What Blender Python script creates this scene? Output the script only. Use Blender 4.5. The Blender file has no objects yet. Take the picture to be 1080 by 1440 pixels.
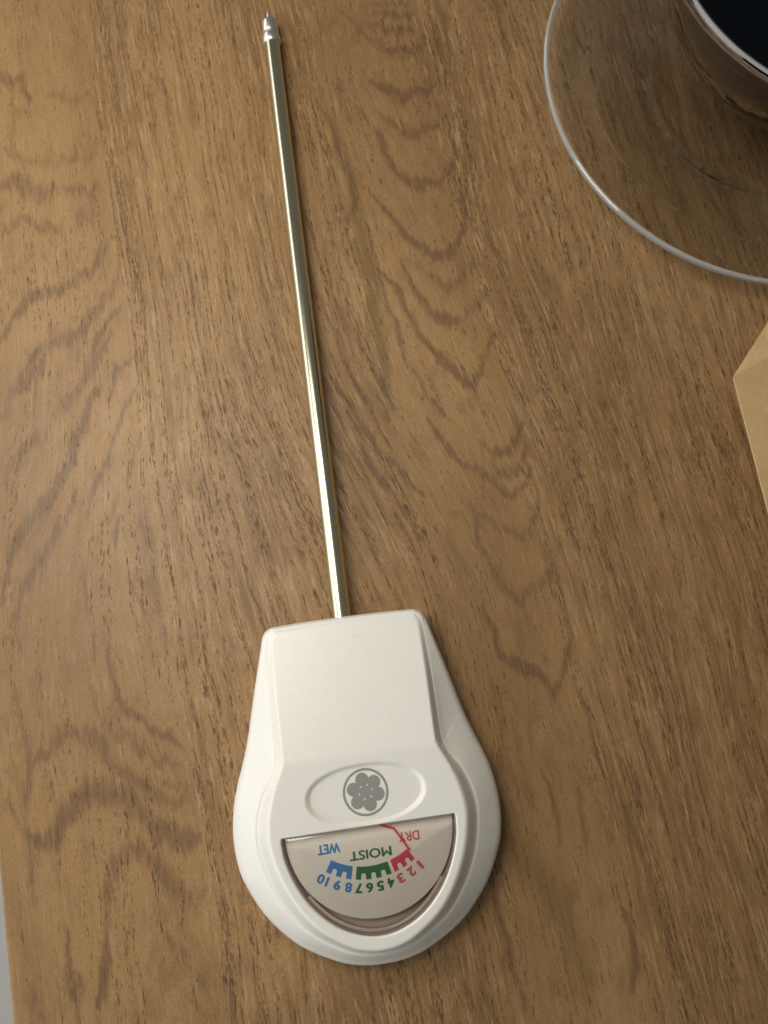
import bpy, bmesh, math
import numpy as np
from mathutils import Vector, Matrix

# ------------------------------------------------------------------ camera, world, lamps, exposure
S = 0.001                                   # every length below is written in millimetres
sc = bpy.context.scene
COL = sc.collection

cam_d = bpy.data.cameras.new('camera')
cam = bpy.data.objects.new('camera', cam_d)
COL.objects.link(cam)
sc.camera = cam
Rw = Matrix(((0.98006152, 0.18193913, -0.07985969),
             (-0.19482771, 0.95885792, -0.20647917),
             (0.03900746, 0.21792117, 0.97518654)))
cam.matrix_world = Matrix.Translation((0, 0, 210 * S)) @ Rw.to_4x4()
cam_d.sensor_fit = 'VERTICAL'
cam_d.sensor_height = 24.0
cam_d.lens = 24.0 * 1081 / 1440
cam_d.clip_start = 0.01
cam_d.clip_end = 20
cam_d.dof.use_dof = True
cam_d.dof.focus_distance = 0.205
cam_d.dof.aperture_fstop = 14.0

world = bpy.data.worlds.new('World')
sc.world = world
world.use_nodes = True
bg = world.node_tree.nodes['Background']
bg.inputs['Color'].default_value = (1.0, 0.95, 0.86, 1)
bg.inputs['Strength'].default_value = 0.12

def area_lamp(name, loc, target, size, power, color, size_y=None):
    d = bpy.data.lights.new(name, 'AREA')
    d.shape = 'RECTANGLE' if size_y else 'DISK'
    d.size = size * S
    if size_y: d.size_y = size_y * S       # size runs along the table, size_y up the wall
    d.energy = power
    d.color = color
    o = bpy.data.objects.new(name, d)
    o.location = Vector(loc) * S
    o.rotation_euler = (Vector(target) - Vector(loc)).to_track_quat('-Z', 'Y').to_euler()
    COL.objects.link(o)
    return o

area_lamp('room_lamp', (-120, 150, 290), (-70, 95, 0), 210, 0.88, (1.0, 0.935, 0.82))
area_lamp('window_light', (-820, 500, 330), (0, 500, 60), 3400, 11.0, (0.96, 0.98, 1.0), 560)

sc.view_settings.view_transform = 'Standard'
sc.view_settings.look = 'None'
sc.view_settings.gamma = 1
sc.view_settings.exposure = 0.0
sc.cycles.max_bounces = 12
sc.cycles.transmission_bounces = 10
sc.cycles.glossy_bounces = 6

# ------------------------------------------------------------------ helpers
def empty(name, loc=(0, 0, 0), rz=0.0):
    o = bpy.data.objects.new(name, None)
    o.empty_display_size = 0.01
    o.location = Vector(loc) * S
    o.rotation_euler = (0, 0, rz)
    COL.objects.link(o)
    return o

def tag(o, label=None, cat=None, kind=None):
    if label: o['label'] = label
    if cat: o['category'] = cat
    if kind: o['kind'] = kind
    return o

def mesh_obj(name, verts, faces, mat, parent=None, smooth=True):
    me = bpy.data.meshes.new(name)
    v = np.asarray(verts, dtype=float) * S
    me.from_pydata(v.tolist(), [], [tuple(int(i) for i in f) for f in faces])
    me.materials.append(mat)
    me.polygons.foreach_set('use_smooth', [smooth] * len(me.polygons))
    me.update()
    o = bpy.data.objects.new(name, me)
    COL.objects.link(o)
    if parent: o.parent = parent
    return o

def fix_normals(o):
    bm = bmesh.new(); bm.from_mesh(o.data)
    bmesh.ops.recalc_face_normals(bm, faces=bm.faces)
    bm.to_mesh(o.data); bm.free()
    return o

def lathe(name, prof, mat, parent=None, n=96, axis='Z', loc=(0, 0, 0), closed=False):
    """prof: list of (r, h)."""
    V, F = [], []
    m = len(prof)
    for i in range(n):
        a = 2 * math.pi * i / n
        for r, h in prof:
            if axis == 'Z': V.append((loc[0] + r * math.cos(a), loc[1] + r * math.sin(a), loc[2] + h))
            else: V.append((loc[0] + r * math.cos(a), loc[1] + h, loc[2] + r * math.sin(a)))
    rng = m if closed else m - 1
    for i in range(n):
        j = (i + 1) % n
        for k in range(rng):
            k2 = (k + 1) % m
            F.append((i * m + k, j * m + k, j * m + k2, i * m + k2))
    o = mesh_obj(name, V, F, mat, parent)
    bm = bmesh.new(); bm.from_mesh(o.data)
    bmesh.ops.remove_doubles(bm, verts=bm.verts, dist=1e-7)
    bmesh.ops.recalc_face_normals(bm, faces=bm.faces)
    bm.to_mesh(o.data); bm.free()
    o.data.set_sharp_from_angle(angle=math.radians(38))
    return o

def prism(name, poly, z0, z1, mat, parent=None):
    """flat polygon extruded between two heights, a hair of thickness."""
    n = len(poly)
    V = [(x, y, z0) for x, y in poly] + [(x, y, z1) for x, y in poly]
    F = [tuple(range(n))[::-1], tuple(range(n, 2 * n))] + [(i, (i + 1) % n, n + (i + 1) % n, n + i) for i in range(n)]
    o = mesh_obj(name, V, F, mat, parent, smooth=False)
    return fix_normals(o)

def catmull(P, sub=12, closed=False):
    P = [np.array(p, float) for p in P]; n = len(P); out = []
    segs = n if closed else n - 1
    for i in range(segs):
        p0 = P[(i - 1) % n] if closed or i > 0 else 2 * P[0] - P[1]
        p1 = P[i]; p2 = P[(i + 1) % n]
        p3 = P[(i + 2) % n] if closed or i + 2 < n else 2 * P[-1] - P[-2]
        for k in range(sub):
            t = k / sub
            out.append(0.5 * (2 * p1 + (p2 - p0) * t + (2 * p0 - 5 * p1 + 4 * p2 - p3) * t * t + (3 * p1 - p0 - 3 * p2 + p3) * t ** 3))
    if not closed: out.append(P[-1])
    return out

def smoothstep(a, b, x):
    t = np.clip((x - a) / (b - a), 0, 1)
    return t * t * (3 - 2 * t)

# ------------------------------------------------------------------ materials
class NT:
    """small wrapper for building node trees."""
    def __init__(self, name):
        self.m = bpy.data.materials.new(name); self.m.use_nodes = True
        self.t = self.m.node_tree; self.b = self.t.nodes['Principled BSDF']
    def n(self, kind, ins=None, **kw):
        nd = self.t.nodes.new(kind)
        for k, v in kw.items(): setattr(nd, k, v)
        for k, v in (ins or {}).items(): self.put(nd.inputs[k], v)
        return nd
    def put(self, sock, v):
        if isinstance(v, bpy.types.NodeSocket): self.t.links.new(v, sock)
        else: sock.default_value = v
    def math(self, op, a, b=0.0, c=None, clamp=False):
        nd = self.t.nodes.new('ShaderNodeMath'); nd.operation = op; nd.use_clamp = clamp
        self.put(nd.inputs[0], a); self.put(nd.inputs[1], b)
        if c is not None: self.put(nd.inputs[2], c)
        return nd.outputs[0]
    def ss(self, x, a, b, lo=0.0, hi=1.0):
        nd = self.n('ShaderNodeMapRange', {0: x, 1: a, 2: b, 3: lo, 4: hi}, interpolation_type='SMOOTHSTEP')
        return nd.outputs[0]
    def noise(self, vec, scale, detail=2.0, rough=0.5, dist=0.0):
        nd = self.n('ShaderNodeTexNoise', {'Vector': vec, 'Scale': scale, 'Detail': detail, 'Roughness': rough, 'Distortion': dist})
        return nd.outputs[0]
    def mix(self, fac, a, b, blend='MIX'):
        nd = self.t.nodes.new('ShaderNodeMix'); nd.data_type = 'RGBA'; nd.blend_type = blend
        self.put(nd.inputs[0], fac)
        self.put(nd.inputs[6], a); self.put(nd.inputs[7], b)
        return nd.outputs[2]
    def mapped(self, sx, sy, sz=1.0, off=(0, 0, 0)):
        """object coordinates in millimetres times a scale per axis"""
        tc = self.n('ShaderNodeTexCoord')
        mp = self.n('ShaderNodeMapping', {'Vector': tc.outputs['Object'], 'Scale': (sx * 1000, sy * 1000, sz * 1000), 'Location': off})
        return mp.outputs[0]

def rgba(r, g, b): return (r, g, b, 1.0)

def simple(name, col, rough=0.4, metal=0.0, grain=0.03, scale=1.5, bump=0.0, spec=0.5, sss=0.0):
    k = NT(name)
    v = k.mapped(1, 1, 1)
    nz = k.noise(v, scale, 4, 0.6)
    c = k.mix(nz, rgba(*[x * (1 - grain) for x in col]), rgba(*[min(1, x * (1 + grain)) for x in col]))
    k.put(k.b.inputs['Base Color'], c)
    k.b.inputs['Metallic'].default_value = metal
    k.put(k.b.inputs['Roughness'], k.ss(nz, 0.2, 0.8, rough * 0.88, min(1, rough * 1.12)))
    k.b.inputs['Specular IOR Level'].default_value = spec
    if sss:
        k.b.inputs['Subsurface Weight'].default_value = sss
        k.b.inputs['Subsurface Radius'].default_value = (1.0, 0.7, 0.5)
        k.b.inputs['Subsurface Scale'].default_value = 0.002
    if bump:
        bp = k.n('ShaderNodeBump', {'Strength': 1.0, 'Distance': bump * S, 'Height': nz})
        k.put(k.b.inputs['Normal'], bp.outputs[0])
    return k.m

M_plastic = simple('white_plastic', (0.80, 0.795, 0.75), 0.29, grain=0.012, scale=0.35, bump=0.02, sss=0.12)
M_dial = simple('dial_card', (0.88, 0.855, 0.80), 0.6, grain=0.015)
M_cavity = simple('gauge_housing_plastic', (0.70, 0.57, 0.50), 0.45, grain=0.03)
M_innerrim = simple('pale_moulded_rim', (0.84, 0.73, 0.68), 0.10, grain=0.03, spec=0.8)
M_blue = simple('blue_print', (0.055, 0.25, 0.60), 0.6)
M_green = simple('green_print', (0.028, 0.175, 0.055), 0.6)
M_red = simple('red_print', (0.70, 0.055, 0.115), 0.6)
M_redink = simple('red_lettering_print', (0.66, 0.13, 0.12), 0.6)
M_needle = simple('red_needle_paint', (0.70, 0.04, 0.06), 0.4)
M_logo = simple('grey_print', (0.27, 0.27, 0.25), 0.5)

def specks(m):
    """a few dust specks and faint rub marks on a plain plastic"""
    k = NT.__new__(NT); k.m = m; k.t = m.node_tree; k.b = k.t.nodes['Principled BSDF']
    v = k.mapped(1, 1, 1)
    vo = k.n('ShaderNodeTexVoronoi', {'Vector': v, 'Scale': 0.115})
    dot = k.ss(vo.outputs['Distance'], 0.024, 0.012)
    old = k.b.inputs['Base Color'].links[0].from_socket
    rub = k.noise(k.mapped(0.12, 0.5, 0.3), 1.0, 5, 0.7)
    c = k.mix(k.math('MULTIPLY', dot, 0.45), old, rgba(0.22, 0.19, 0.15))
    c = k.mix(k.math('MULTIPLY', k.ss(rub, 0.55, 0.8), 0.10), c, rgba(0.52, 0.48, 0.40))
    k.put(k.b.inputs['Base Color'], c)
specks(M_plastic)

def metal_mat(name, col, rough, bump):
    k = NT(name)
    v = k.mapped(6, 0.02, 6)
    nz = k.noise(v, 1.0, 3, 0.6)
    k.b.inputs['Base Color'].default_value = rgba(*col)
    k.b.inputs['Metallic'].default_value = 1.0
    k.put(k.b.inputs['Roughness'], k.ss(nz, 0.2, 0.8, rough * 0.8, rough * 1.3))
    bp = k.n('ShaderNodeBump', {'Strength': 1.0, 'Distance': bump * S, 'Height': nz})
    k.put(k.b.inputs['Normal'], bp.outputs[0])
    return k.m
M_rod = metal_mat('plated_steel', (0.72, 0.685, 0.50), 0.20, 0.004)
M_tip = metal_mat('brushed_aluminium', (0.86, 0.85, 0.82), 0.33, 0.006)

def thin_clear(name, tint=(1, 1, 1), refl=1.0):
    """thin clear plastic pane: lets light straight through, mirrors a little by Fresnel"""
    k = NT(name)
    t = k.t
    t.nodes.remove(k.b)
    tr = k.n('ShaderNodeBsdfTransparent', {'Color': rgba(*tint)})
    gl = k.n('ShaderNodeBsdfGlossy', {'Color': rgba(1, 1, 1), 'Roughness': 0.06})
    fr = k.n('ShaderNodeFresnel', {'IOR': 1.5})
    f = k.math('MULTIPLY', fr.outputs[0], refl, clamp=True)
    mx = k.n('ShaderNodeMixShader', {0: f, 1: tr.outputs[0], 2: gl.outputs[0]})
    out = [n for n in t.nodes if n.type == 'OUTPUT_MATERIAL'][0]
    t.links.new(mx.outputs[0], out.inputs[0])
    return k.m
M_lens = thin_clear('clear_lens_plastic', (0.99, 0.975, 0.96), 1.7)

def glass_mat(name, col, rough=0.0, ior=1.46):
    k = NT(name)
    k.b.inputs['Base Color'].default_value = rgba(*col)
    k.b.inputs['Transmission Weight'].default_value = 1.0
    k.b.inputs['IOR'].default_value = ior
    v = k.mapped(1, 1, 1)
    nz = k.noise(v, 0.09, 2, 0.5)
    k.put(k.b.inputs['Roughness'], k.ss(nz, 0.3, 0.8, rough, rough + 0.03))
    bp = k.n('ShaderNodeBump', {'Strength': 1.0, 'Distance': 0.25 * S, 'Height': nz})
    k.put(k.b.inputs['Normal'], bp.outputs[0])
    return k.m
def rim_mat():
    k = NT('glass_edge_painted_glint')  # milky white mixed into the glass stands in for the rim's bright glint
    k.b.inputs['Base Color'].default_value = rgba(0.93, 0.93, 0.90)
    k.b.inputs['Transmission Weight'].default_value = 0.68
    k.b.inputs['Roughness'].default_value = 0.05
    k.b.inputs['IOR'].default_value = 1.46
    return k.m
M_rim = rim_mat()
M_glass = glass_mat('clear_glass', (0.97, 0.975, 0.97))
M_dark = simple('near_black_liquid', (0.002, 0.0035, 0.006), 0.06, grain=0.2, spec=0.07)

def card_mat():
    k = NT('kraft_cardboard')
    v = k.mapped(1.6, 0.25, 1.0)
    v2 = k.mapped(1, 1, 1)
    fib = k.noise(v, 1.4, 5, 0.65)
    blot = k.noise(v2, 0.12, 3, 0.5)
    rib = k.n('ShaderNodeTexWave', {'Vector': k.mapped(0, 1, 0), 'Scale': 0.12, 'Distortion': 0.4, 'Detail': 1.0}).outputs[1]
    c = k.mix(fib, rgba(0.40, 0.262, 0.120), rgba(0.70, 0.480, 0.235))
    c = k.mix(k.ss(blot, 0.35, 0.7, 0, 0.5), c, rgba(0.42, 0.29, 0.14))
    k.put(k.b.inputs['Base Color'], c)
    k.b.inputs['Roughness'].default_value = 0.8
    h = k.math('ADD', k.math('MULTIPLY', fib, 0.5), k.math('MULTIPLY', rib, 0.6))
    bp = k.n('ShaderNodeBump', {'Strength': 0.8, 'Distance': 0.08 * S, 'Height': h})
    k.put(k.b.inputs['Normal'], bp.outputs[0])
    return k.m
M_card = card_mat()

def wood_mat():
    k = NT('oak_grain_laminate')
    at = lambda a: k.n('ShaderNodeAttribute', attribute_name=a).outputs['Fac']
    vein, olive, brown = at('vein'), at('olive'), at('brown')
    fig = at('figured')            # 1 where the board is flat sawn (figured), 0 where the grain runs straight
    skew = at('skew')              # sideways drift of the fibres, in mm
    tc = k.n('ShaderNodeTexCoord')
    sx = k.n('ShaderNodeSeparateXYZ', {0: tc.outputs['Object']})
    X = k.math('MULTIPLY', sx.outputs[0], 1000); Y = k.math('MULTIPLY', sx.outputs[1], 1000)
    wob = k.noise(k.n('ShaderNodeCombineXYZ', {0: k.math('MULTIPLY', X, 0.03), 1: k.math('MULTIPLY', Y, 0.012)}).outputs[0], 1.0, 2, 0.5)
    U = k.math('ADD', k.math('ADD', X, skew), k.math('MULTIPLY', k.math('SUBTRACT', wob, 0.5), 9.0))
    def vec(a, b, z=0.0):
        return k.n('ShaderNodeCombineXYZ', {0: k.math('MULTIPLY', U, a), 1: k.math('MULTIPLY', Y, b), 2: z}).outputs[0]
    # broad tone, growth bands, fine fibre, frayed noise along the grain, pores
    broad = k.noise(vec(0.022, 0.008, 3.1), 1.0, 3, 0.5)
    band = k.noise(vec(0.26, 0.012, 7.7), 1.0, 4, 0.62)
    band2 = k.noise(vec(0.85, 0.055, 1.7), 1.0, 4, 0.65)
    fibre = k.noise(vec(2.6, 0.16, 5.0), 1.0, 3, 0.6)
    fray = k.noise(vec(1.9, 0.20, 9.0), 1.0, 4, 0.7)
    cloud = k.noise(vec(0.22, 0.09, 4.2), 1.0, 6, 0.68)
    speck = k.noise(vec(2.4, 1.3, 21.0), 1.0, 3, 0.7)
    light = rgba(0.372, 0.224, 0.096); mid = rgba(0.268, 0.154, 0.063); dark = rgba(0.122, 0.062, 0.028)
    c = k.mix(k.ss(broad, 0.3, 0.7), mid, light)
    st = k.math('SUBTRACT', 1.0, k.math('MULTIPLY', fig, 0.8))
    c = k.mix(k.math('MULTIPLY', k.ss(band, 0.47, 0.70), k.math('MULTIPLY', st, 0.38)), c, dark)
    c = k.mix(k.math('MULTIPLY', k.ss(band2, 0.48, 0.33), k.math('MULTIPLY', st, 0.55)), c, rgba(0.44, 0.29, 0.145))
    c = k.mix(k.math('MULTIPLY', k.ss(band2, 0.52, 0.68), k.math('MULTIPLY', st, 0.55)), c, rgba(0.14, 0.074, 0.032))
    c = k.mix(k.math('MULTIPLY', k.ss(cloud, 0.47, 0.70), 0.34), c, dark)
    c = k.mix(k.math('MULTIPLY', k.ss(speck, 0.45, 0.72), 0.30), c, dark)
    c = k.mix(k.math('MULTIPLY', k.ss(speck, 0.50, 0.25), 0.24), c, rgba(0.46, 0.31, 0.16))
    c = k.mix(k.math('MULTIPLY', k.ss(fibre, 0.40, 0.70), 0.16), c, dark)
    c = k.mix(k.math('MULTIPLY', k.ss(olive, 0.0, 1.0), 0.66), c, rgba(0.162, 0.098, 0.034))
    c = k.mix(k.math('MULTIPLY', k.ss(brown, 0.0, 1.0), 0.42), c, rgba(0.165, 0.088, 0.048))
    # traced veins, frayed along the fibres
    vv = k.math('ADD', vein, k.math('MULTIPLY', k.math('SUBTRACT', fray, 0.52), 1.9))
    c = k.mix(k.math('MULTIPLY', k.ss(vein, 0.0, 0.9), 0.26), c, rgba(0.17, 0.09, 0.05))
    vf = k.math('MULTIPLY', k.ss(vv, 0.15, 1.15), k.ss(vein, 0.03, 0.30))
    c = k.mix(k.math('MULTIPLY', vf, 0.56), c, rgba(0.122, 0.066, 0.034))
    # pores: short dark dashes in loose rows, denser where the grain is straight
    rows = k.noise(vec(1.0, 0.010, 2.2), 1.0, 1, 0.5)
    patch = k.noise(vec(0.10, 0.05, 6.6), 1.0, 2, 0.5)
    pn = k.noise(vec(2.5, 0.26, 0.0), 1.0, 2, 0.6)
    pn2 = k.noise(vec(3.0, 0.55, 11.0), 1.0, 1, 0.5)
    lim = k.math('ADD', k.math('MULTIPLY', fig, 0.05), k.math('ADD', k.ss(rows, 0.42, 0.62, 0.70, 0.50), k.ss(patch, 0.3, 0.65, 0.05, -0.02)))
    pore = k.ss(k.math('SUBTRACT', pn, lim), 0.0, 0.11)
    pore2 = k.ss(k.math('SUBTRACT', pn2, k.math('ADD', lim, 0.05)), 0.0, 0.08)
    pores = k.math('MAXIMUM', pore, k.math('MULTIPLY', pore2, 0.7))
    c = k.mix(k.math('MULTIPLY', pores, 0.82), c, rgba(0.090, 0.045, 0.020))
    # pale flecks beside the pores
    fl = k.noise(vec(1.3, 0.11, 15.0), 1.0, 2, 0.5)
    c = k.mix(k.math('MULTIPLY', k.ss(fl, 0.57, 0.70), k.math('SUBTRACT', 0.42, k.math('MULTIPLY', fig, 0.22))), c, rgba(0.50, 0.345, 0.185))
    k.put(k.b.inputs['Base Color'], c)
    r = k.ss(k.noise(vec(0.3, 0.1, 8.0), 1.0, 4, 0.6), 0.25, 0.75, 0.40, 0.52)
    r = k.math('ADD', r, k.math('MULTIPLY', pores, 0.15))
    k.put(k.b.inputs['Roughness'], r)
    k.b.inputs['Specular IOR Level'].default_value = 0.34
    h = k.math('SUBTRACT', k.math('MULTIPLY', fibre, 0.25), k.math('ADD', pores, k.math('MULTIPLY', vf, 0.3)))
    bp = k.n('ShaderNodeBump', {'Strength': 0.6, 'Distance': 0.06 * S, 'Height': h})
    k.put(k.b.inputs['Normal'], bp.outputs[0])
    return k.m
M_wood = wood_mat()

def floor_mat():
    k = NT('pale_floor')
    v = k.mapped(1, 1, 1)
    nz = k.noise(v, 0.02, 5, 0.6)
    c = k.mix(nz, rgba(0.78, 0.76, 0.70), rgba(0.90, 0.88, 0.83))
    k.put(k.b.inputs['Base Color'], c)
    k.b.inputs['Roughness'].default_value = 0.75
    return k.m
M_floor = floor_mat()

# traced figure of the board: (x0,y0,x1,y1,...) in mm, width, strength[, kind]
VEINS=[([-73.9,204.1,-70.0,201.3,-67.6,202.0,-66.6,195.8,-65.1,193.7],2.6,0.9),
([-61.4,193.8,-58.4,194.4,-54.5,192.7,-52.2,191.0,-49.6,193.0,-47.5,196.1],2,0.6),
([-76.2,178.6,-74.0,177.2,-70.7,173.3,-66.4,171.6,-61.0,169.9,-56.8,171.0,-51.3,170.6,-48.4,174.4,-46.4,176.9],2.2,0.6),
([-77.4,165.0,-73.1,165.8,-69.2,162.4,-64.7,160.6,-60.0,161.3],3.6,0.9),
([-60.0,161.3,-55.2,160.0,-51.7,158.9,-48.2,159.5,-45.7,162.8],2.6,0.8),
([-78.9,148.5,-76.4,151.2,-71.6,153.0,-67.1,150.0,-61.3,148.6,-59.7,150.0],2,0.9),
([-57.6,152.3,-52.3,152.1,-46.1,154.2],4,0.5),
([-82.0,114.0,-77.8,120.3,-74.3,124.7,-70.8,127.0,-65.8,127.8,-62.5,128.1,-57.7,130.5,-54.0,133.4,-51.3,137.2,-46.9,141.7,-45.2,142.2],2,1),
([-78.9,100.6,-75.3,104.3,-71.7,110.1,-67.5,111.4,-63.4,112.0,-59.7,112.5,-56.5,116.9,-53.2,120.9,-48.8,126.4,-45.8,132.0],2.2,0.9),
([-62.3,96.4,-59.1,101.8,-55.7,107.7,-53.4,112.2,-50.0,116.7,-46.0,120.6],1.4,0.7),
([-84.0,91.7,-81.5,96.0,-77.7,100.1,-74.3,102.6,-71.2,105.1,-69.1,107.9],2.6,0.9),
([-86.0,69.8,-82.8,75.6,-79.0,80.1,-75.0,83.0,-71.5,85.1,-67.8,89.8,-63.4,93.4,-59.7,98.2,-54.6,105.2,-49.8,111.1],2.4,0.8),
([-55.2,96.7,-58.8,90.1,-62.3,83.4,-65.2,76.9,-69.2,70.8,-72.4,66.2,-78.4,61.0,-81.8,57.2,-84.5,51.1,-87.2,43.3,-89.0,36.7],1.6,1),
([-44.8,103.5,-46.8,102.0,-50.7,97.2,-54.2,91.9],1.1,0.8),
([-46.2,92.6,-50.4,86.2,-54.8,76.7,-58.4,69.6,-61.2,65.5,-63.4,59.8],1.2,0.8),
([-65.8,66.6,-68.9,59.8,-72.4,55.4,-76.2,50.5,-79.3,45.5,-82.9,39.2,-84.9,30.5,-85.1,22.8],1.9,1),
([-53.6,64.1,-58.4,56.6,-61.0,52.0,-62.2,46.8,-61.7,41.1,-60.6,37.6],1.8,0.6),
([-54.5,57.7,-56.7,52.4,-56.9,48.0],1,0.8),
([-45.4,81.6,-48.4,73.6,-51.8,65.8,-53.8,62.1],1.5,0.4),
([-54.6,43.1,-53.1,34.0,-52.2,28.9],0.8,0.9),
([-63.8,51.5,-65.9,43.1,-66.8,35.1,-66.3,29.6,-65.7,19.0],0.9,0.8),
([-62.7,29.4,-61.9,23.9,-61.8,12.6,-60.0,5.4,-55.8,1.2,-50.8,-3.2,-46.0,-6.9],1.3,0.8),
([-78.7,27.2,-81.6,16.5,-81.6,7.3,-81.5,0.1],2,0.4),
([-85.4,-4.9,-80.3,-1.2,-76.7,2.7,-73.2,2.5,-68.7,0.4,-65.4,-5.7,-61.4,-11.7,-56.7,-16.0,-52.5,-20.0,-47.8,-20.1],2.6,0.8),
([-88.4,-21.6,-81.4,-23.1,-78.2,-18.7,-74.0,-15.6,-69.2,-14.7,-63.5,-16.5,-58.7,-21.4,-55.3,-25.9,-50.4,-29.5,-45.6,-28.6],3.4,1),
([-70.7,-43.9,-69.2,-37.0,-65.3,-31.5,-60.6,-30.6,-56.5,-34.5,-54.5,-39.3,-51.0,-42.6,-46.7,-44.7],3,0.9),
([-70.7,-43.9,-70.7,-50.0,-72.4,-58.6,-74.1,-62.8],1.6,0.9),
([-62.2,-57.8,-60.2,-53.5,-56.3,-52.5,-52.9,-56.2,-51.0,-60.8,-47.9,-66.1,-47.3,-72.5],2.6,0.6),
([-68.1,12.5,-66.1,5.8,-63.8,1.4,-59.0,-2.3,-53.5,-8.1,-46.5,-10.8],1.8,0.7),
([-56.1,-11.5,-51.2,-15.2,-45.9,-16.8],1.8,0.6),
([-86.7,17.5,-86.0,9.3,-85.4,-4.9,-87.1,-13.0,-88.4,-21.6,-87.1,-28.2,-87.1,-35.0],2.2,0.7),
([-91.1,-8.3,-89.9,-16.4,-88.4,-21.6],1.6,0.5),
([-79.9,-45.8,-80.3,-52.8,-79.3,-57.6,-79.3,-63.0,-79.5,-66.4],1.4,0.9),
([-90.4,-54.5,-90.0,-57.7,-88.5,-62.7],2,0.8),
([43.0,210.0,49.1,207.6,54.7,206.7,59.8,207.3],1.8,0.7),
([41.4,213.9,48.1,212.0,55.3,212.0,60.1,212.4],1.8,0.6),
([41.2,207.1,45.5,203.7,50.5,201.2,55.5,201.5,59.1,201.8],1.8,0.9),
([34.2,213.6,38.9,207.2,41.9,200.6,45.3,196.5,50.3,194.3,56.2,193.3,60.8,194.8],1.8,0.9),
([40.0,184.8,44.1,181.1,48.2,178.3,52.8,177.0,59.9,178.5],1.6,0.9),
([39.5,172.8,42.8,168.8,46.2,165.1,50.9,162.2,55.0,164.2,59.9,165.5,61.6,170.0],1.8,1),
([31.0,183.8,32.6,177.4,36.4,169.9,39.4,160.8,42.1,153.6,45.3,146.4,49.7,144.4,54.2,144.2,58.5,147.5,61.3,151.7,61.4,158.4],1.9,1.1),
([32.3,145.3,36.5,136.9,39.7,131.1,43.2,125.4,47.5,120.2,51.6,119.0,56.3,123.8,59.8,129.6,60.2,139.8],1.4,1),
([22.5,177.2,25.0,168.6,26.5,154.9,27.1,148.2,26.9,138.0],1.2,0.8),
([37.2,121.8,39.5,112.5,42.0,104.9,45.2,99.7,48.8,97.2,53.6,98.9,58.0,102.8,61.3,106.0],2,1.1),
([45.3,114.1,47.6,110.6,51.1,109.5,54.2,110.6,57.2,114.9,60.8,115.5],2.4,0.7),
([29.8,130.1,30.8,117.4,35.1,109.5,36.5,101.2,38.2,95.1,40.9,90.3,44.1,83.3,46.9,79.6,49.4,77.4,53.2,81.7,56.8,86.0,60.5,91.8],1.7,1.2),
([28.9,125.4,29.5,114.2,31.0,106.2,31.9,95.8,33.0,87.4,35.4,78.6,37.7,73.3,40.7,67.9],1.1,0.8),
([48.2,59.7,52.3,56.5,56.3,56.4,60.0,59.5,62.2,61.7],1.4,0.9),
([50.7,55.1,51.6,51.1,53.5,49.2,57.3,50.9,60.6,55.0],1.4,0.8),
([34.6,69.0,37.3,61.9,39.8,57.8,43.4,53.5,49.1,48.3,51.7,44.2,54.6,42.4,58.3,45.3,60.7,50.2],1.5,0.9),
([38.2,46.8,41.0,40.8,44.0,37.7,48.4,33.6,52.0,31.2,56.5,32.0,60.2,37.8,61.0,44.6],1.7,0.8),
([40.7,44.2,41.8,35.4,42.7,27.7,45.1,19.3,48.1,15.1,49.6,11.8,52.2,14.3,57.0,16.6,61.2,21.0,63.6,27.3],1.7,0.9),
([39.0,13.9,40.0,4.5,40.8,-0.7,44.8,-4.0,49.1,-7.4,51.8,-12.8,54.9,-10.4,56.3,-7.3,59.8,-0.0],1.6,0.9),
([57.6,41.0,58.7,28.3,61.7,19.5,66.1,12.6,67.5,6.4],4,0.45),
([58.8,-9.3,59.6,-18.7,59.6,-26.0,59.5,-35.7],1.2,0.7),
([10.8,86.7,12.0,81.7,14.9,72.6,18.1,65.5,22.5,58.7,25.7,52.1,29.3,46.8],1.2,1),
([14.1,70.6,16.5,59.8,19.0,52.7,22.2,45.8,24.9,39.5,26.3,34.5],1.3,1),
([21.7,105.3,21.4,97.7,21.9,87.3,22.9,83.6,25.9,75.4,26.5,70.5],1.3,0.8),
([13.7,102.1,14.5,95.0,16.3,85.9,18.4,79.2,20.5,71.6],1,0.8),
([8.6,80.4,11.3,66.8,14.5,56.5,17.2,44.5,19.9,37.8],0.9,0.8),
([7.0,54.8,9.4,45.9,12.3,35.1,14.6,26.6],0.9,0.7),
([26.0,-51.0,25.9,-57.3,26.3,-68.3,26.8,-75.5,27.1,-85.3],1.8,1),
([13.7,-74.4,14.1,-82.5,13.9,-86.4],1.6,0.8),
([44.5,-31.0,45.6,-42.9,45.0,-50.6],1.2,0.8),
([56.5,-68.4,57.2,-72.1,56.3,-81.4,53.0,-87.3],1.6,0.8),
([13.4,-66.1,13.7,-72.7,14.2,-82.5],2.2,0.5),
([62.7,-41.8,64.5,-49.3,64.1,-58.0],1.6,0.6),
([52.5,-37.9,51.7,-46.7,50.9,-53.5],1.2,0.6)]
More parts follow.
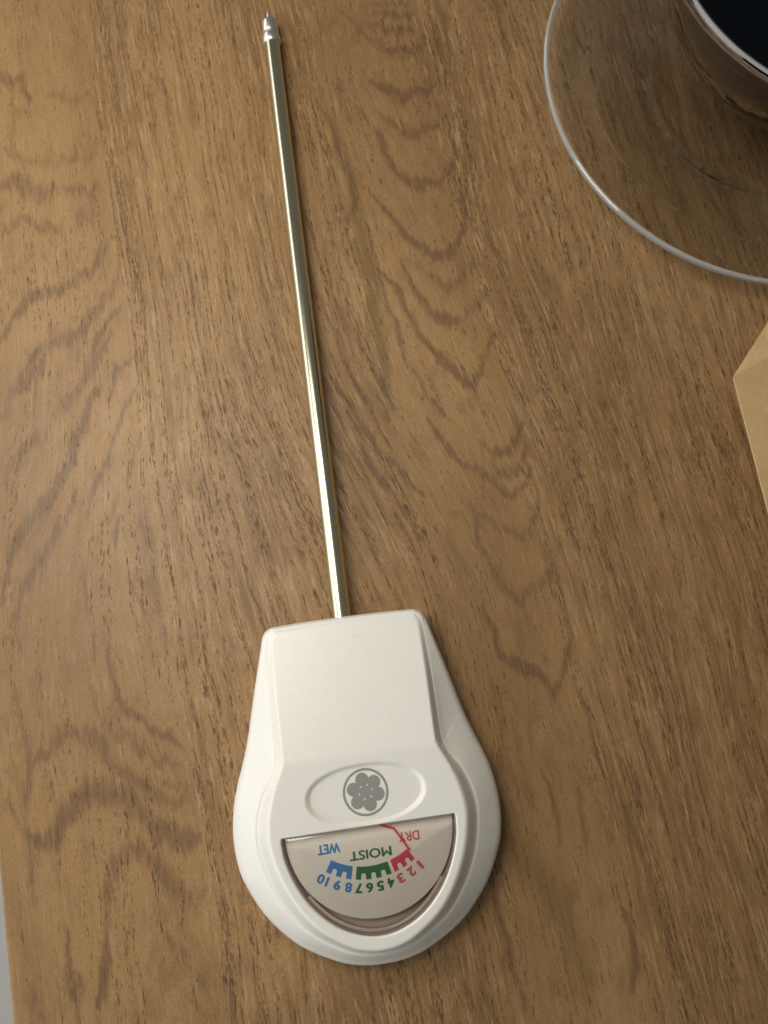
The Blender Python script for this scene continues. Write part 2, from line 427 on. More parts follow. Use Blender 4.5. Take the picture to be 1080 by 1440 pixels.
TONES=[([25.5,172.7,26.9,155.6,27.4,140.4,26.7,123.4,27.2,114.7,25.8,102.0,25.2,89.2,23.7,71.0],4.2,1,1),
([24.5,70.8,28.7,50.7,35.1,32.8,39.0,13.9],6,0.35,1),
([29.3,-36.8,33.8,-50.0,41.3,-65.3,43.5,-85.6],7,0.8,1),
([-53.8,-38.6,-50.7,-54.2,-46.5,-72.7],5,0.4,1),
([-47.8,63.0,-48.7,48.8,-47.8,40.6,-48.4,29.0,-47.4,19.2],3.6,1,2),
([59.0,195.6,60.8,181.6],6,0.5,2),
([-63.8,153.6,-71.6,138.2,-76.7,127.4],8,0.3,1),
([-94.5,-25.1,-89.6,-46.0,-88.0,-63.8],5,0.5,2),
([43.7,17.0,48.3,2.3,49.4,-9.5],8,0.4,2)]

# ------------------------------------------------------------------ floor, far below the left edge of the table
F0 = [(-2500, -2500, -724), (2500, -2500, -724), (2500, 2500, -724), (-2500, 2500, -724)]
floor = mesh_obj('floor', F0, [(0, 1, 2, 3)], M_floor, smooth=False)
tag(floor, kind='structure')

# ------------------------------------------------------------------ table: the figure of the board as fields on a fine grid
def vnoise(x, y, seed):
    """smooth value noise, range about -1..1"""
    rs = np.random.RandomState(seed); T = rs.uniform(-1, 1, (256, 256))
    x0 = np.floor(x).astype(int); y0 = np.floor(y).astype(int); fx = x - x0; fy = y - y0
    fx = fx * fx * (3 - 2 * fx); fy = fy * fy * (3 - 2 * fy)
    g = lambda a, c: T[a % 256, c % 256]
    return (g(x0, y0) * (1 - fx) * (1 - fy) + g(x0 + 1, y0) * fx * (1 - fy) + g(x0, y0 + 1) * (1 - fx) * fy + g(x0 + 1, y0 + 1) * fx * fy)

AY = 0.5                                                 # the figure smears along the fibres
def field(lines, x, y, kinds=None):
    out = np.zeros(x.shape)
    for ln in lines:
        pts, w, s = ln[0], ln[1], ln[2]
        if kinds is None and w <= 1.6: s, w = s * 1.3, w * 1.15
        if kinds is not None and ln[3] != kinds: continue
        P = np.array(pts).reshape(-1, 2)
        P = np.array(catmull(P, 3)) * (1, AY)
        d = np.full(x.shape, 1e9)
        m = (x > P[:, 0].min() - 3 * w) & (x < P[:, 0].max() + 3 * w) & (y * AY > P[:, 1].min() - 3 * w) & (y * AY < P[:, 1].max() + 3 * w)
        if not m.any(): continue
        xs, ys = x[m], y[m] * AY; dd = np.full(xs.shape, 1e9)
        L = np.r_[0, np.cumsum(np.hypot(*np.diff(P, axis=0).T))]; best = np.zeros(xs.shape)
        for i in range(len(P) - 1):
            a, b = P[i], P[i + 1]; ab = b - a; l2 = max(ab @ ab, 1e-9)
            t = np.clip(((xs - a[0]) * ab[0] + (ys - a[1]) * ab[1]) / l2, 0, 1)
            di = np.hypot(xs - a[0] - t * ab[0], ys - a[1] - t * ab[1])
            u = di < dd
            dd = np.where(u, di, dd); best = np.where(u, L[i] + t * (L[i + 1] - L[i]), best)
        q = best / L[-1]
        taper = 0.45 + 0.55 * np.sin(np.pi * np.clip(q, 0, 1)) ** 0.5
        val = s * np.exp(-(dd / (0.62 * w * taper)) ** 2) * (0.6 + 0.4 * taper)
        out[m] = np.maximum(out[m], val)
    return out

xl = np.r_[-94.3, np.arange(-93.8, 186, 0.5), np.arange(190, 620, 12.0)]
yl = np.r_[np.arange(-330, -106, 8.0), np.arange(-105.5, 240, 0.6), np.arange(244, 520, 8.0)]
gx, gy = np.meshgrid(xl, yl)
nx, ny = len(xl), len(yl)
verts = np.c_[gx.ravel(), gy.ravel(), np.zeros(nx * ny)]
jj, ii = np.meshgrid(np.arange(nx - 1), np.arange(ny - 1))
a = (ii * nx + jj).ravel()
faces = np.c_[a, a + 1, a + nx + 1, a + nx]
# rim of the slab: rounded edge and sides, 24 mm thick
border = [(0, j) for j in range(nx)] + [(i, nx - 1) for i in range(1, ny)] + [(ny - 1, j) for j in range(nx - 2, -1, -1)] + [(i, 0) for i in range(ny - 2, 0, -1)]
bidx = [i * nx + j for i, j in border]
cx, cy = (xl[0] + xl[-1]) / 2, (yl[0] + yl[-1]) / 2
vl = [tuple(v) for v in verts]
fl = [tuple(f) for f in faces]
prev = bidx
for off, z in ((0.35, -0.12), (0.6, -0.6), (0.6, -23.4), (0.0, -24.0)):
    cur = []
    for b in bidx:
        x, y, _ = vl[b]
        ox = (-off if x == xl[0] else off if x == xl[-1] else 0)
        oy = (-off if y == yl[0] else off if y == yl[-1] else 0)
        cur.append(len(vl)); vl.append((x + ox, y + oy, z))
    nb = len(bidx)
    for q in range(nb):
        fl.append((prev[q], cur[q], cur[(q + 1) % nb], prev[(q + 1) % nb]))
    prev = cur
fl.append(tuple(prev[::-1]))
tab = empty('table', (0, 0, 0))
tag(tab, 'brown oak-grain table with swirling dark veins that everything else lies on', 'table')
top = mesh_obj('tabletop', vl, fl, M_wood, tab)
fix_normals(top)
for p in top.data.polygons[-(1 + 4 * len(bidx)):]: p.use_smooth = False
me = top.data
co = np.empty(len(me.vertices) * 3); me.vertices.foreach_get('co', co)
co = co.reshape(-1, 3) / S
px, py = co[:, 0], co[:, 1]
# fibres carry the figure up and down by different amounts, so its edges come out ragged
wy = py + 1.15 * vnoise(px * 1.05, py * 0.10, 3) + 1.1 * vnoise(px * 0.45, py * 0.12, 5) + 0.9 * vnoise(px * 2.2, py * 0.3, 7)
wx = px + 0.9 * vnoise(px * 0.12, py * 0.16, 9) + 0.25 * vnoise(px * 0.9, py * 0.9, 11)
vein = field(VEINS, wx, wy)
vein *= 0.95 + 0.32 * vnoise(px * 0.11, py * 0.09, 13) + 0.30 * vnoise(px * 1.3, py * 0.35, 15)
vein = np.clip(vein, 0, 1.3)
kd = np.hypot(px + 79.3 + 0.5 * vnoise(px * .5, py * .5, 17), (py + 57.6) * 0.62 + 0.6 * vnoise(px * .6, py * .4, 19))            # the small knot
vein = np.maximum(vein, 0.62 * np.exp(-((kd - 1.75) / 0.6) ** 2))
vein = np.maximum(vein, 1.5 * np.exp(-(kd / 0.75) ** 2))
olive = field(TONES, wx, py, 1)
brown = field(TONES, wx, wy, 2)
brown = np.maximum(brown, 0.7 * np.exp(-(kd / 2.6) ** 2))
# flat-sawn figure left of x=-45 and between x=25 and x=59, straight grain between and beyond
fig = (1 - smoothstep(-46.5, -44.5, px)) + smoothstep(20, 34, px) * (1 - smoothstep(57, 60, px))
ylow = smoothstep(-60, -110, py)
fig = np.clip(fig, 0, 1)
skew = 13 * np.exp(-((px - 22) / 46.0) ** 2) * np.tanh((py - 62) / 42.0) - 9 * np.exp(-((px + 78) / 30.0) ** 2) * np.tanh((py - 80) / 40.0)
for nm, arr in (('vein', vein), ('olive', olive), ('brown', brown), ('figured', fig), ('skew', skew)):
    at = me.attributes.new(nm, 'FLOAT', 'POINT')
    at.data.foreach_set('value', arr.astype(np.float32))

# ------------------------------------------------------------------ soil moisture meter
meter = empty('soil_moisture_meter', (-3.136, -34.975, 0), math.radians(-3.62))
tag(meter, 'white plastic soil moisture meter with a long metal probe lying on the table', 'moisture meter')
CX = 0.45                                                # the case is symmetric about this x
def mirror(half):
    r = [(CX + x, y) for x, y in half]
    l = [(CX - x, y) for x, y in half[::-1]]
    if half[0][0] == 0: l = l[:-1]
    if half[-1][0] == 0: l = l[1:]
    return r + l

outer = mirror([(0, 52.6), (10, 52.5), (17.6, 52.25), (19.6, 51.9), (21.0, 50.9), (21.75, 49.2), (22.3, 47.0), (25.55, 34.7), (28.05, 24.8), (29.75, 19.4), (31.6, 14.2), (32.9, 9.6), (33.6, 4.6),
                (33.7, 0.3), (33.2, -4.2), (31.8, -9), (27.4, -17), (20.4, -24.3), (12.0, -29.1), (6, -31), (0, -31.5)])
plate = mirror([(0, 50.6), (16.4, 50.25), (17.8, 49.9), (18.6, 49.0), (18.9, 47.3), (18.95, 35), (18.75, 20.5), (19.1, 18.0), (20.1, 15.8), (21.4, 12.9), (22.8, 8.7), (23.55, 4.5), (23.45, 0), (21.85, -6.3),
                (18.7, -12.9), (14.1, -18.8), (8, -23.1), (4, -24.7), (0, -25.2)])
crease = mirror([(0, 51.4), (16.8, 51.1), (18.6, 50.7), (19.7, 49.7), (20.1, 48.0), (20.7, 35), (20.75, 20), (21.3, 17.6), (22.6, 15.0), (24.7, 12.0), (26.2, 8.2), (27.1, 4.0), (27.0, -0.5), (25.4, -7.2),
                 (22.0, -14.2), (16.9, -20.6), (10, -25.1), (5, -26.9), (0, -27.4)])
wc = 0.25
window = mirror([(0, 1.9), (20.6, 1.85), (20.9, 1.5), (20.9, 0.6), (20.4, -3.4), (18.35, -9.1), (15.1, -14.3), (10.5, -18.7), (5.2, -21.4), (0, -22.3)])
CEN = np.array([CX, -7.0])

def dense(poly, corners=True):
    P = catmull(poly, 10, closed=True)
    return np.array(P)
outerD = dense(outer); plateD = dense(plate); creaseD = dense(crease)
def lin(poly, n=10):
    P = np.array(poly + [poly[0]]); out = []
    for i in range(len(P) - 1):
        for k in range(n): out.append(P[i] + (P[i + 1] - P[i]) * k / n)
    return np.array(out)
arc = catmull([(p[0] - CX, p[1]) for p in mirror([(20.9, 0.6), (20.4, -3.4), (18.35, -9.1), (15.1, -14.3), (10.5, -18.7), (5.2, -21.4), (0, -22.3)])], 10)
arcP = [(x + CX, y) for x, y in arc]
windowD = np.array([(CX - 20.6 + 41.2 * k / 60, 1.88) for k in range(61)] + [(CX + 20.85, 1.5)] + arcP + [(CX - 20.85, 1.5)])

def rad(poly, ang):
    """distance from CEN to the outline along each angle"""
    d = np.array(poly) - CEN
    A = np.unwrap(np.arctan2(d[:, 1], d[:, 0]))
    R = np.hypot(d[:, 0], d[:, 1])
    if A[-1] < A[0]: A, d = A[::-1], d[::-1]
    out = np.zeros(len(ang))
    d2 = np.vstack([d, d[:1]])
    for i in range(len(ang)):
        c, s = math.cos(ang[i]), math.sin(ang[i])
        e1, e2 = d2[:-1], d2[1:]
        cr1 = c * e1[:, 1] - s * e1[:, 0]; cr2 = c * e2[:, 1] - s * e2[:, 0]
        ok = (cr1 * cr2 <= 0) & (np.abs(cr1 - cr2) > 1e-12)
        t = np.where(ok, cr1 / np.where(ok, cr1 - cr2, 1), 0)
        q = e1 + (e2 - e1) * t[:, None]
        pr = np.where(ok, q[:, 0] * c + q[:, 1] * s, -1)
        out[i] = pr.max()
    return out

seg = np.r_[0, np.cumsum(np.hypot(*np.diff(np.vstack([outerD, outerD[:1]]), axis=0).T))]
sam = np.linspace(0, seg[-1], 421)[:-1]
ox = np.interp(sam, seg, np.r_[outerD[:, 0], outerD[0, 0]]); oy = np.interp(sam, seg, np.r_[outerD[:, 1], outerD[0, 1]])
angs = np.mod(np.arctan2(oy - CEN[1], ox - CEN[0]), 2 * math.pi)
wdc = [math.atan2(y - CEN[1], x - CEN[0]) for x, y in windowD]
angs = np.unique(np.round(np.mod(np.r_[angs, np.linspace(0, 2 * math.pi, 520, endpoint=False), wdc], 2 * math.pi), 4))
keep = [angs[0]]
for q in angs[1:]:
    if q - keep[-1] > 0.0035: keep.append(q)
angs = np.array(keep); N = len(angs)
ro, rp, rc, rw = (rad(p, angs) for p in (outerD, plateD, creaseD, windowD))
ca, sa = np.cos(angs), np.sin(angs)
ZP = 15.5
def zplate(x, y):
    a = ZP + 0 * y; b = ZP - (y - 18.2) * 0.140
    k = 0.10
    h = np.clip(0.5 + 0.5 * (b - a) / (2 * k), 0, 1)
    return b * (1 - h) + a * h - k * h * (1 - h)
def dimple(x, y):
    u = (x - CX - 0.25) / 14.6; v = (y - 9.15) / 6.95
    q = (np.abs(u) ** 2.15 + np.abs(v) ** 2.15) ** (1 / 2.15)
    d = (q - 1) * 8.0
    return 0.75 * (1 - smoothstep(-0.75, 0.1, d))
rings = []
def ring(r, z):
    x = CEN[0] + r * ca; y = CEN[1] + r * sa
    if not callable(z): zz = np.full(N, float(z))
    else: zz = z(x, y)
    rings.append(np.c_[x, y, zz])
gf = np.minimum(1.6, (ro - rc) * 0.62) / 1.6               # fillet narrows where the flange does
ring(ro - 1.6 * gf, 0); ring(ro - 0.5 * gf, 0.25); ring(ro - 0.08 * gf, 1.2); ring(ro, 2.2)
def wall(z): return lambda x, y: z * (1 + 0.36 * smoothstep(22, 50, y))
ring(ro, wall(4.2)); ring(ro - 0.14 * gf, wall(5.2)); ring(ro - 0.45 * gf, wall(6.15)); ring(ro - 0.95 * gf, wall(6.9)); ring(ro - 1.6 * gf, wall(7.5))
def zc(x, y):                                            # height of the flange where it meets the raised plate
    return 11.1 - 0.45 * smoothstep(15, 50, y)
for f in (0.12, 0.35, 0.6, 0.8, 0.93):
    rr = (ro - 1.6 * gf) * (1 - f) + (rc + 0.08) * f
    ring(rr, (lambda f: (lambda x, y: wall(7.5)(x, y) * (1 - f) + zc(x, y) * f + 0.12 * math.sin(math.pi * f)))(f))
cg = np.minimum(1.0, (rc - rp) / 1.2)
rdg = lambda y: smoothstep(-14, 6, y)                    # the flange ends in a low ridge beside the raised plate
ring(rc - 0.02 * cg, lambda x, y: zc(x, y) + 0.05 * rdg(y))
ring(rc - 0.22 * cg, lambda x, y: zc(x, y) + 0.02 * rdg(y))
ring(rc - 0.45 * cg, lambda x, y: zc(x, y) - 0.04 * rdg(y) + 0.1)
def up(f): return lambda x, y: (zc(x, y) + 0.05) * (1 - f) + (zplate(x, y)) * f
gap = np.maximum(rc - 0.45 * cg - rp, 0.05)
ring(rp + gap * 0.75, up(0.26)); ring(rp + gap * 0.5, up(0.52)); ring(rp + gap * 0.25, up(0.78)); ring(rp + gap * 0.10, up(0.92))
ring(rp - 0.12, lambda x, y: zplate(x, y) - 0.10)
ring(rp - 0.38, lambda x, y: zplate(x, y) - 0.015)
K = 120
wi = rw + 0.42
for k in range(0, K + 1):
    t = (k / K)
    t = 1 - (1 - t) ** 1.35
    rr = (rp - 0.7) * (1 - t) + wi * t
    ring(rr, lambda x, y: zplate(x, y) - dimple(x, y))
ring(rw + 0.18, lambda x, y: zplate(x, y) - dimple(x, y) - 0.04)
ring(rw + 0.04, lambda x, y: zplate(x, y) - dimple(x, y) * 0.8 - 0.18)
ring(rw, ZP - 0.9)
ring(rw, ZP - 1.6)
V = np.vstack(rings); nr = len(rings)
F = []
for k in range(nr - 1):
    b0, b1 = k * N, (k + 1) * N
    i0 = np.arange(N); i1 = (i0 + 1) % N
    F.append(np.c_[b0 + i0, b0 + i1, b1 + i1, b1 + i0])
F = np.vstack(F).tolist()
F.append(list(range(N))[::-1])
case = mesh_obj('case', V, F, M_plastic, meter)

# gauge housing under the window: side wall and bottom, D shaped, seen through the lens
Vh, Fh = [], []
hz = [(0.0, ZP - 1.62), (0.02, 11.9), (0.75, 11.6), (0.95, 10.2), (2.2, 10.0)]
for off, z in hz:
    for i in range(N): Vh.append((CEN[0] + (rw[i] - off) * ca[i], CEN[1] + (rw[i] - off) * sa[i], z))
for k in range(len(hz) - 1):
    for i in range(N):
        j = (i + 1) % N
        Fh.append((k * N + i, k * N + j, (k + 1) * N + j, (k + 1) * N + i))
Fh.append(tuple(range(4 * N, 5 * N)))
housing = mesh_obj('gauge_housing', Vh, Fh, M_cavity, meter)

# a stepped clear inner rim that runs round the arc
def arc_strip(name, r0, r1, z0, z1, a0, a1, cx, cy, mat, parent, n=64, closed_ends=True):
    V, F = [], []
    for i in range(n + 1):
        a = math.radians(a0 + (a1 - a0) * i / n)
        for r, z in ((r0, z0), (r1, z0), (r1, z1), (r0, z1)):
            V.append((cx + r * math.cos(a), cy + r * math.sin(a), z))
    for i in range(n):
        for k in range(4):
            F.append((i * 4 + k, i * 4 + (k + 1) % 4, (i + 1) * 4 + (k + 1) % 4, (i + 1) * 4 + k))
    F.append((0, 1, 2, 3)); F.append((n * 4 + 3, n * 4 + 2, n * 4 + 1, n * 4))
    o = mesh_obj(name, V, F, mat, parent, smooth=False)
    return fix_normals(o)

ri = []
for off, z in ((0.06, 12.2), (0.06, 12.7), (0.35, 12.95), (0.95, 12.75), (1.15, 12.2)):
    ri.append(np.c_[CEN[0] + (rw - off) * ca, CEN[1] + (rw - off) * sa, np.full(N, z)])
sel = [i for i in range(N) if math.radians(198) < angs[i] < math.radians(342)]
Vr = np.vstack([r[sel] for r in ri]); ns = len(sel)
Fr = [(k * ns + i, k * ns + i + 1, ((k + 1) % 5) * ns + i + 1, ((k + 1) % 5) * ns + i) for k in range(5) for i in range(ns - 1)]
fix_normals(mesh_obj('inner_rim', Vr, Fr, M_innerrim, meter))

# dial plate
DC = (0.5, 1.2)
dial_poly = [(DC[0] + 20.2 * math.cos(math.radians(a)), DC[1] + 20.2 * math.sin(math.radians(a))) for a in np.linspace(-182, 2, 60)]
dial_poly += [(20.3, 3.4), (-19.3, 3.4)]
# keep it inside the housing walls
dial_poly = [(x, min(y, 1.84)) for x, y in dial_poly]
dial_poly = [p for i, p in enumerate(dial_poly) if i == 0 or math.dist(p, dial_poly[i - 1]) > 0.05]
dial = prism('dial_plate', dial_poly, 12.2, 12.9, M_dial, meter)
ZD = 12.9
PC = (-0.19, 10.1)
def polar(r, a, c=PC): return (c[0] + r * math.cos(math.radians(a)), c[1] + r * math.sin(math.radians(a)))
def band(name, a0, a1, teeth, mat, r0=17.55, rm=19.15, r1=20.45):
    """printed bar with square teeth pointing at the numerals"""
    poly = [polar(r0, a) for a in np.linspace(a1, a0, 14)]
    wt = (a1 - a0)
    tw = wt / (teeth * 2 - 1 + 0.35 * 0)
    for t in range(teeth):
        s = a0 + t * 2 * tw
        for r, a in ((r1, s), (r1, s + tw * 0.5), (r1, s + tw)): poly.append(polar(r, a))
        if t < teeth - 1:
            for a in (s + tw * 1.08, s + tw * 1.5, s + tw * 1.92): poly.append(polar(rm + (0.0 if a != s + tw * 1.5 else -0.12), a))
    o = prism(name, poly, ZD + 0.02, ZD + 0.05, mat, dial)
    return o
band('scale_bar', -121.6, -104.0, 3, M_blue)['label'] = 'blue toothed scale bar'
band('scale_bar', -101.0, -76.6, 4, M_green)['label'] = 'green toothed scale bar'
band('scale_bar', -74.4, -58.6, 3, M_red)['label'] = 'red toothed scale bar'

def text_obj(name, s, pos, cap, width, ang, mat, parent, bold=0.0):
    """flat print: glyph outlines turned to mesh, scaled to cap height and width, centred on pos"""
    cu = bpy.data.curves.new('t', 'FONT'); cu.body = s; cu.size = 1.0; cu.resolution_u = 4; cu.offset = bold
    tmp = bpy.data.objects.new('t', cu); COL.objects.link(tmp)
    dg = bpy.context.evaluated_depsgraph_get(); dg.update()
    me = bpy.data.meshes.new_from_object(tmp.evaluated_get(dg))
    bpy.data.objects.remove(tmp); bpy.data.curves.remove(cu)
    n = len(me.vertices); c = np.empty(n * 3); me.vertices.foreach_get('co', c); c = c.reshape(-1, 3)
    lo, hi = c.min(0), c.max(0)
    x = (c[:, 0] - (lo[0] + hi[0]) / 2) * width / (hi[0] - lo[0]); y = (c[:, 1] - (lo[1] + hi[1]) / 2) * cap / (hi[1] - lo[1])
    q = math.radians(ang)
    heavy = {'MOIST': 0.11, 'WET': 0.09, 'DRY': 0.06}.get(s, 0.10)
    out = np.c_[pos[0] + x * math.cos(q) - y * math.sin(q), pos[1] + x * math.sin(q) + y * math.cos(q), np.full(n, ZD + 0.03)] * S
    me.vertices.foreach_set('co', out.ravel())
    me.name = name; me.materials.clear(); me.materials.append(mat); me.update()
    bm = bmesh.new(); bm.from_mesh(me)                    # heavier strokes: the glyphs again, nudged sideways
    g0 = list(bm.verts) + list(bm.edges) + list(bm.faces)
    for q_, (dx, dy) in enumerate(((-heavy, 0), (heavy, 0), (0, heavy * 0.7), (0, -heavy * 0.7))):
        d = bmesh.ops.duplicate(bm, geom=g0)
        bmesh.ops.translate(bm, verts=[v for v in d['geom'] if isinstance(v, bmesh.types.BMVert)], vec=(dx * S, dy * S, 0.004 * S * (q_ + 1)))
    bm.to_mesh(me); bm.free()
    o = bpy.data.objects.new(name, me); COL.objects.link(o); o.parent = parent
    if len(me.polygons) and me.polygons[0].normal.z < 0: me.flip_normals()
    return o

nums = [('10', -121.4, M_blue), ('9', -112.2, M_blue), ('8', -105.1, M_blue), ('7', -98.9, M_green), ('6', -92.2, M_green),
        ('5', -85.5, M_green), ('4', -78.8, M_green), ('3', -72.3, M_redink), ('2', -64.9, M_redink), ('1', -58.2, M_redink)]
for s, a, m in nums:
    w = {'10': 2.6, '1': 0.6}.get(s, 1.5)
    text_obj('numeral', s, polar(22.3, a), 2.1, w, a + 270 + (4 if s in '1 2 3' else 0), m, dial, 0.02)['label'] = 'printed numeral ' + s
text_obj('word', 'WET', (-9.65, -2.3), 2.15, 5.3, 180, M_blue, dial, 0.008)['label'] = 'blue printed word WET'
text_obj('word', 'MOIST', (0.12, -4.75), 2.0, 9.9, 180, M_green, dial, 0.0)['label'] = 'green printed word MOIST'
text_obj('word', 'DRY', (9.75, -2.15), 2.1, 4.9, 180, M_redink, dial, 0.004)['label'] = 'red printed word DRY'

# needle: thin bent strip above the dial
def strip(name, pts, widths, z0, z1, mat, parent):
    P = [np.array(p, float) for p in pts]; L, Rr = [], []
    for i, p in enumerate(P):
        t = (P[min(i + 1, len(P) - 1)] - P[max(i - 1, 0)]); t /= np.linalg.norm(t); nrm = np.array([-t[1], t[0]])
        L.append(tuple(p + nrm * widths[i] / 2)); Rr.append(tuple(p - nrm * widths[i] / 2))
    return prism(name, L + Rr[::-1], z0, z1, mat, parent)
needle_pts = catmull([(3.0, 1.5), (4.9, 0.75), (6.2, 0.25), (7.1, -1.0), (8.2, -2.95), (9.5, -5.2)], 5)
strip('needle', needle_pts, [0.45] * len(needle_pts), 13.35, 13.5, M_needle, meter)

# lens: clear slab filling the window, very slightly domed, with a moulded inner rim line
Vl, Fl = [], []
lens_r = [(0.03, ZP - 1.55), (0.03, ZP - 0.9), (0.2, ZP - 0.62), (1.0, ZP - 0.38)]
for off, z in lens_r:
    for i in range(N): Vl.append((CEN[0] + (rw[i] - off) * ca[i], CEN[1] + (rw[i] - off) * sa[i], z))
for f in np.linspace(0.88, 0.12, 8):
    for i in range(N): Vl.append((CEN[0] + (rw[i] - 1.0) * f * ca[i], CEN[1] + (rw[i] - 1.0) * f * sa[i], ZP - 0.38 + 0.5 * (1 - f * f)))
Vl.append((CEN[0], CEN[1], ZP + 0.125))
nl = len(lens_r) + 8
for k in range(nl - 1):
    for i in range(N):
        j = (i + 1) % N
        Fl.append((k * N + i, k * N + j, (k + 1) * N + j, (k + 1) * N + i))
for i in range(N): Fl.append(((nl - 1) * N + i, (nl - 1) * N + (i + 1) % N, nl * N))
lens = mesh_obj('lens', Vl, Fl, M_lens, meter)

# emblem in the oval dish: ring and six petals round a centre
EC = (0.72, 9.5); ZE = ZP - 0.75 + 0.03
def disc_poly(cx, cy, r, n=28): return [(cx + r * math.cos(2 * math.pi * i / n), cy + r * math.sin(2 * math.pi * i / n)) for i in range(n)]
emb = arc_strip('emblem', 4.95, 5.5, ZE - 0.02, ZE + 0.01, 0, 360, EC[0], EC[1], M_logo, case, n=72)
emb['label'] = 'grey printed ring round a flower of seven dots'
pet = [(EC[0], EC[1])] + [(EC[0] + 3.0 * math.cos(math.radians(a)), EC[1] + 3.0 * math.sin(math.radians(a))) for a in (101, 43, -15, -76, -137, 162)]
for k, (x, y) in enumerate(pet):
    prism('emblem_dot', disc_poly(x, y, 1.6 if k else 1.5), ZE - 0.02, ZE + 0.010 + 0.002 * k, M_logo, emb)

# probe: plated tube, turned collar and pointed tip.  Its axis drops a little towards the tip
def probe_piece(name, prof, mat):
    o = lathe(name, prof, mat, None, n=64, axis='Y')
    o.parent = meter
    o.location = (0, 0, 5.6 * S)
    o.rotation_euler = (-math.atan2(5.6 - 2.9, 236.0), 0, 0)
    return o
rod = probe_piece('probe_rod', [(0.01, 44), (2.42, 44), (2.42, 234.8), (2.3, 235.2), (0.01, 235.2)], M_rod)
probe_piece('probe_collar', [(0.01, 235.1), (2.5, 235.1), (2.78, 235.5), (2.8, 237.6), (2.6, 238.2), (1.7, 238.4), (1.7, 238.6), (0.01, 238.6)], M_tip)
probe_piece('probe_tip', [(0.01, 238.3), (1.65, 238.35), (1.65, 239.2), (2.3, 239.3), (2.45, 239.6), (2.45, 243.0), (2.25, 243.6), (1.25, 244.5), (0.8, 245.0), (0.7, 246.6), (0.35, 247.9), (0.01, 248.1)], M_tip)

def edge_material(o, mat, test):
    o.data.materials.append(mat)
    for p in o.data.polygons:
        if test(p.center): p.material_index = 1

# ------------------------------------------------------------------ clear round plate
PX, PY = 164.6, 157.9
plate_o = empty('glass_plate', (PX, PY, 0))
tag(plate_o, 'clear round glass plate with a raised rim on the wooden table under the dark bowl', 'plate')
prof_top = [(0, 3.6), (30, 3.6), (35.5, 3.5), (37.3, 3.9), (38.6, 4.9), (41, 5.6), (50, 6.2), (57.6, 6.7), (58.4, 7.0), (59.2, 7.7), (60.0, 7.85), (63, 8.0), (68, 8.5), (71, 9.1)]
prof_rim = [(71.9, 9.6), (72.5, 9.7), (73.0, 9.3), (73.1, 8.4), (72.7, 7.6), (72.1, 7.15), (71.42, 7.0)]
prof_bot = [(68, 6.4), (62, 5.7), (57, 5.0), (50, 4.2), (43, 3.1), (38.5, 1.5), (36.0, 0.45), (33, 0.3), (0, 0.3)]
pl = lathe('dish', [(max(r, 0.0), h) for r, h in prof_top + prof_rim + prof_bot], M_glass, plate_o, n=160)
edge_material(pl, M_rim, lambda c: math.hypot(c.x, c.y) > 71.6 * S)

# ------------------------------------------------------------------ glass bowl with near-black contents on it
bowl = empty('glass_bowl', (PX, PY, 3.7))
tag(bowl, 'flared clear glass bowl filled with near-black liquid standing on the glass plate', 'bowl')
R0, H0 = 52.6, 49.5
bo = [(0, 0.3), (13, 0.3), (15, 0.9), (16.6, 2.4), (18.6, 4.6), (21, 7.2), (27, 12.5), (37, 21.5), (45, 31.5), (50, 41.5), (51.9, 47.0), (R0, H0 - 0.9)]
bt = [(R0, H0 + 0.2), (R0 - 0.5, H0 + 0.9), (R0 - 1.3, H0 + 1.15), (R0 - 2.1, H0 + 0.8), (R0 - 2.6, H0 + 0.1), (R0 - 2.75, H0 - 0.85)]
bi = [(48.6, 44.5), (46, 38.5), (41, 30), (33.5, 21.5), (24, 14.0), (14, 9.4), (0, 7.8)]
bg_ = lathe('bowl_glass', bo + bt + bi, M_glass, bowl, n=160)
edge_material(bg_, M_rim, lambda c: c.z > (H0 + 0.6) * S)
ins = lambda p, d: [(max(r - d, 0), h + d * 0.6) for r, h in p]
liq_in = [(49.7, H0 - 1.9)] + ins(bi, 0.25)[:-1] + [(0, 8.05)]
lathe('liquid', [(0, H0 - 3.3), (44, H0 - 3.3), (47.6, H0 - 3.0), (49.0, H0 - 2.3), (49.45, H0 - 1.95)] + [(48.2, 44.2), (45.6, 38.3), (40.7, 30.1), (33.2, 21.8), (23.8, 14.3), (13.9, 9.7), (0, 8.1)], M_dark, bowl, n=128)

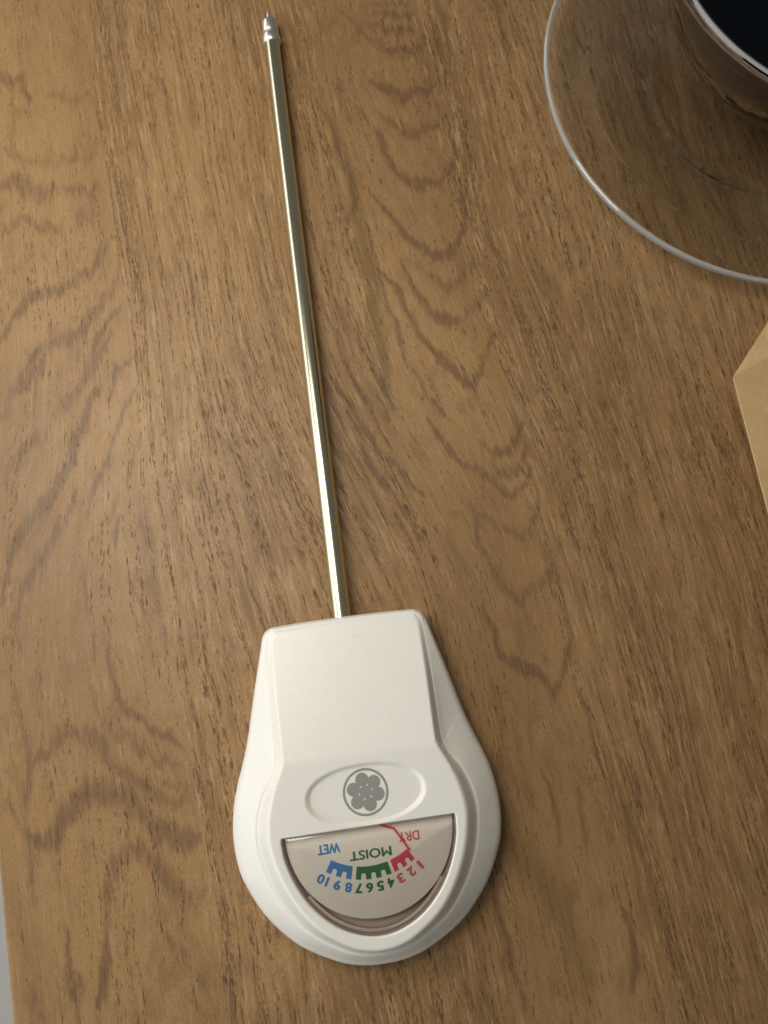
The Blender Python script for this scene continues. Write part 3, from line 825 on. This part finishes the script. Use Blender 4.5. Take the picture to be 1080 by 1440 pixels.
# ------------------------------------------------------------------ kraft carton with a flap folded out over the table
carton = empty('cardboard_carton', (185, 20, 0), math.radians(2))
tag(carton, 'plain brown cardboard carton with a folded flap at the right edge below the glass plate', 'carton')
def panel(name, quad, th, mat, parent, sub=1):
    """folded board: polygon in 3-D given thickness downwards along its normal"""
    P = [Vector(p) for p in quad]
    nrm = (P[1] - P[0]).cross(P[2] - P[0]).normalized()
    if nrm.z < 0: nrm = -nrm
    V = [tuple(p) for p in P] + [tuple(p - nrm * th) for p in P]
    n = len(P)
    F = [tuple(range(n)), tuple(range(n, 2 * n))[::-1]] + [(i, (i + 1) % n, n + (i + 1) % n, n + i) for i in range(n)]
    o = mesh_obj(name, V, F, mat, parent, smooth=False)
    fix_normals(o)
    bv = o.modifiers.new('edge', 'BEVEL'); bv.width = 0.25 * S; bv.segments = 2; bv.limit_method = 'ANGLE'
    return o
def toloc(p):                                            # table coordinates -> carton coordinates
    a = -math.radians(2); x, y = p[0] - 185, p[1] - 20
    return (x * math.cos(a) - y * math.sin(a), x * math.sin(a) + y * math.cos(a), p[2])
A = (115.0, 59.3, 20.0); B = (126.2, 62.5, 20.3); Cc = (146, 68.0, 21.0); D = (146, -72, 21.0); E_ = (109.5, -58, 19.5)
panel('flap', [toloc(p) for p in (A, B, Cc, D, E_)], 1.3, M_card, carton)
panel('flap', [toloc(p) for p in ((115.15, 59.55, 19.95), (133.6, 75.2, 13.0), (150, 88, 12.0), (150, 69.3, 21.0), (126.2, 62.7, 20.25))], 1.2, M_card, carton)
for nm, q in (('side_panel', [(146, -78, 0.3), (146, 70, 0.3), (146, 70, 20.2), (146, -78, 20.2)]),
              ('side_panel', [(236, -78, 0.3), (236, 70, 0.3), (236, 70, 20.2), (236, -78, 20.2)]),
              ('end_panel', [(147.5, 70, 0.3), (234.5, 70, 0.3), (234.5, 70, 20.2), (147.5, 70, 20.2)]),
              ('end_panel', [(147.5, -78, 0.3), (234.5, -78, 0.3), (234.5, -78, 20.2), (147.5, -78, 20.2)])):
    panel(nm, [toloc(p) for p in q], 1.3, M_card, carton)
panel('bottom_panel', [toloc(p) for p in ((147.5, -76.5, 1.7), (234.5, -76.5, 1.7), (234.5, 68.5, 1.7), (147.5, 68.5, 1.7))], 1.2, M_card, carton)
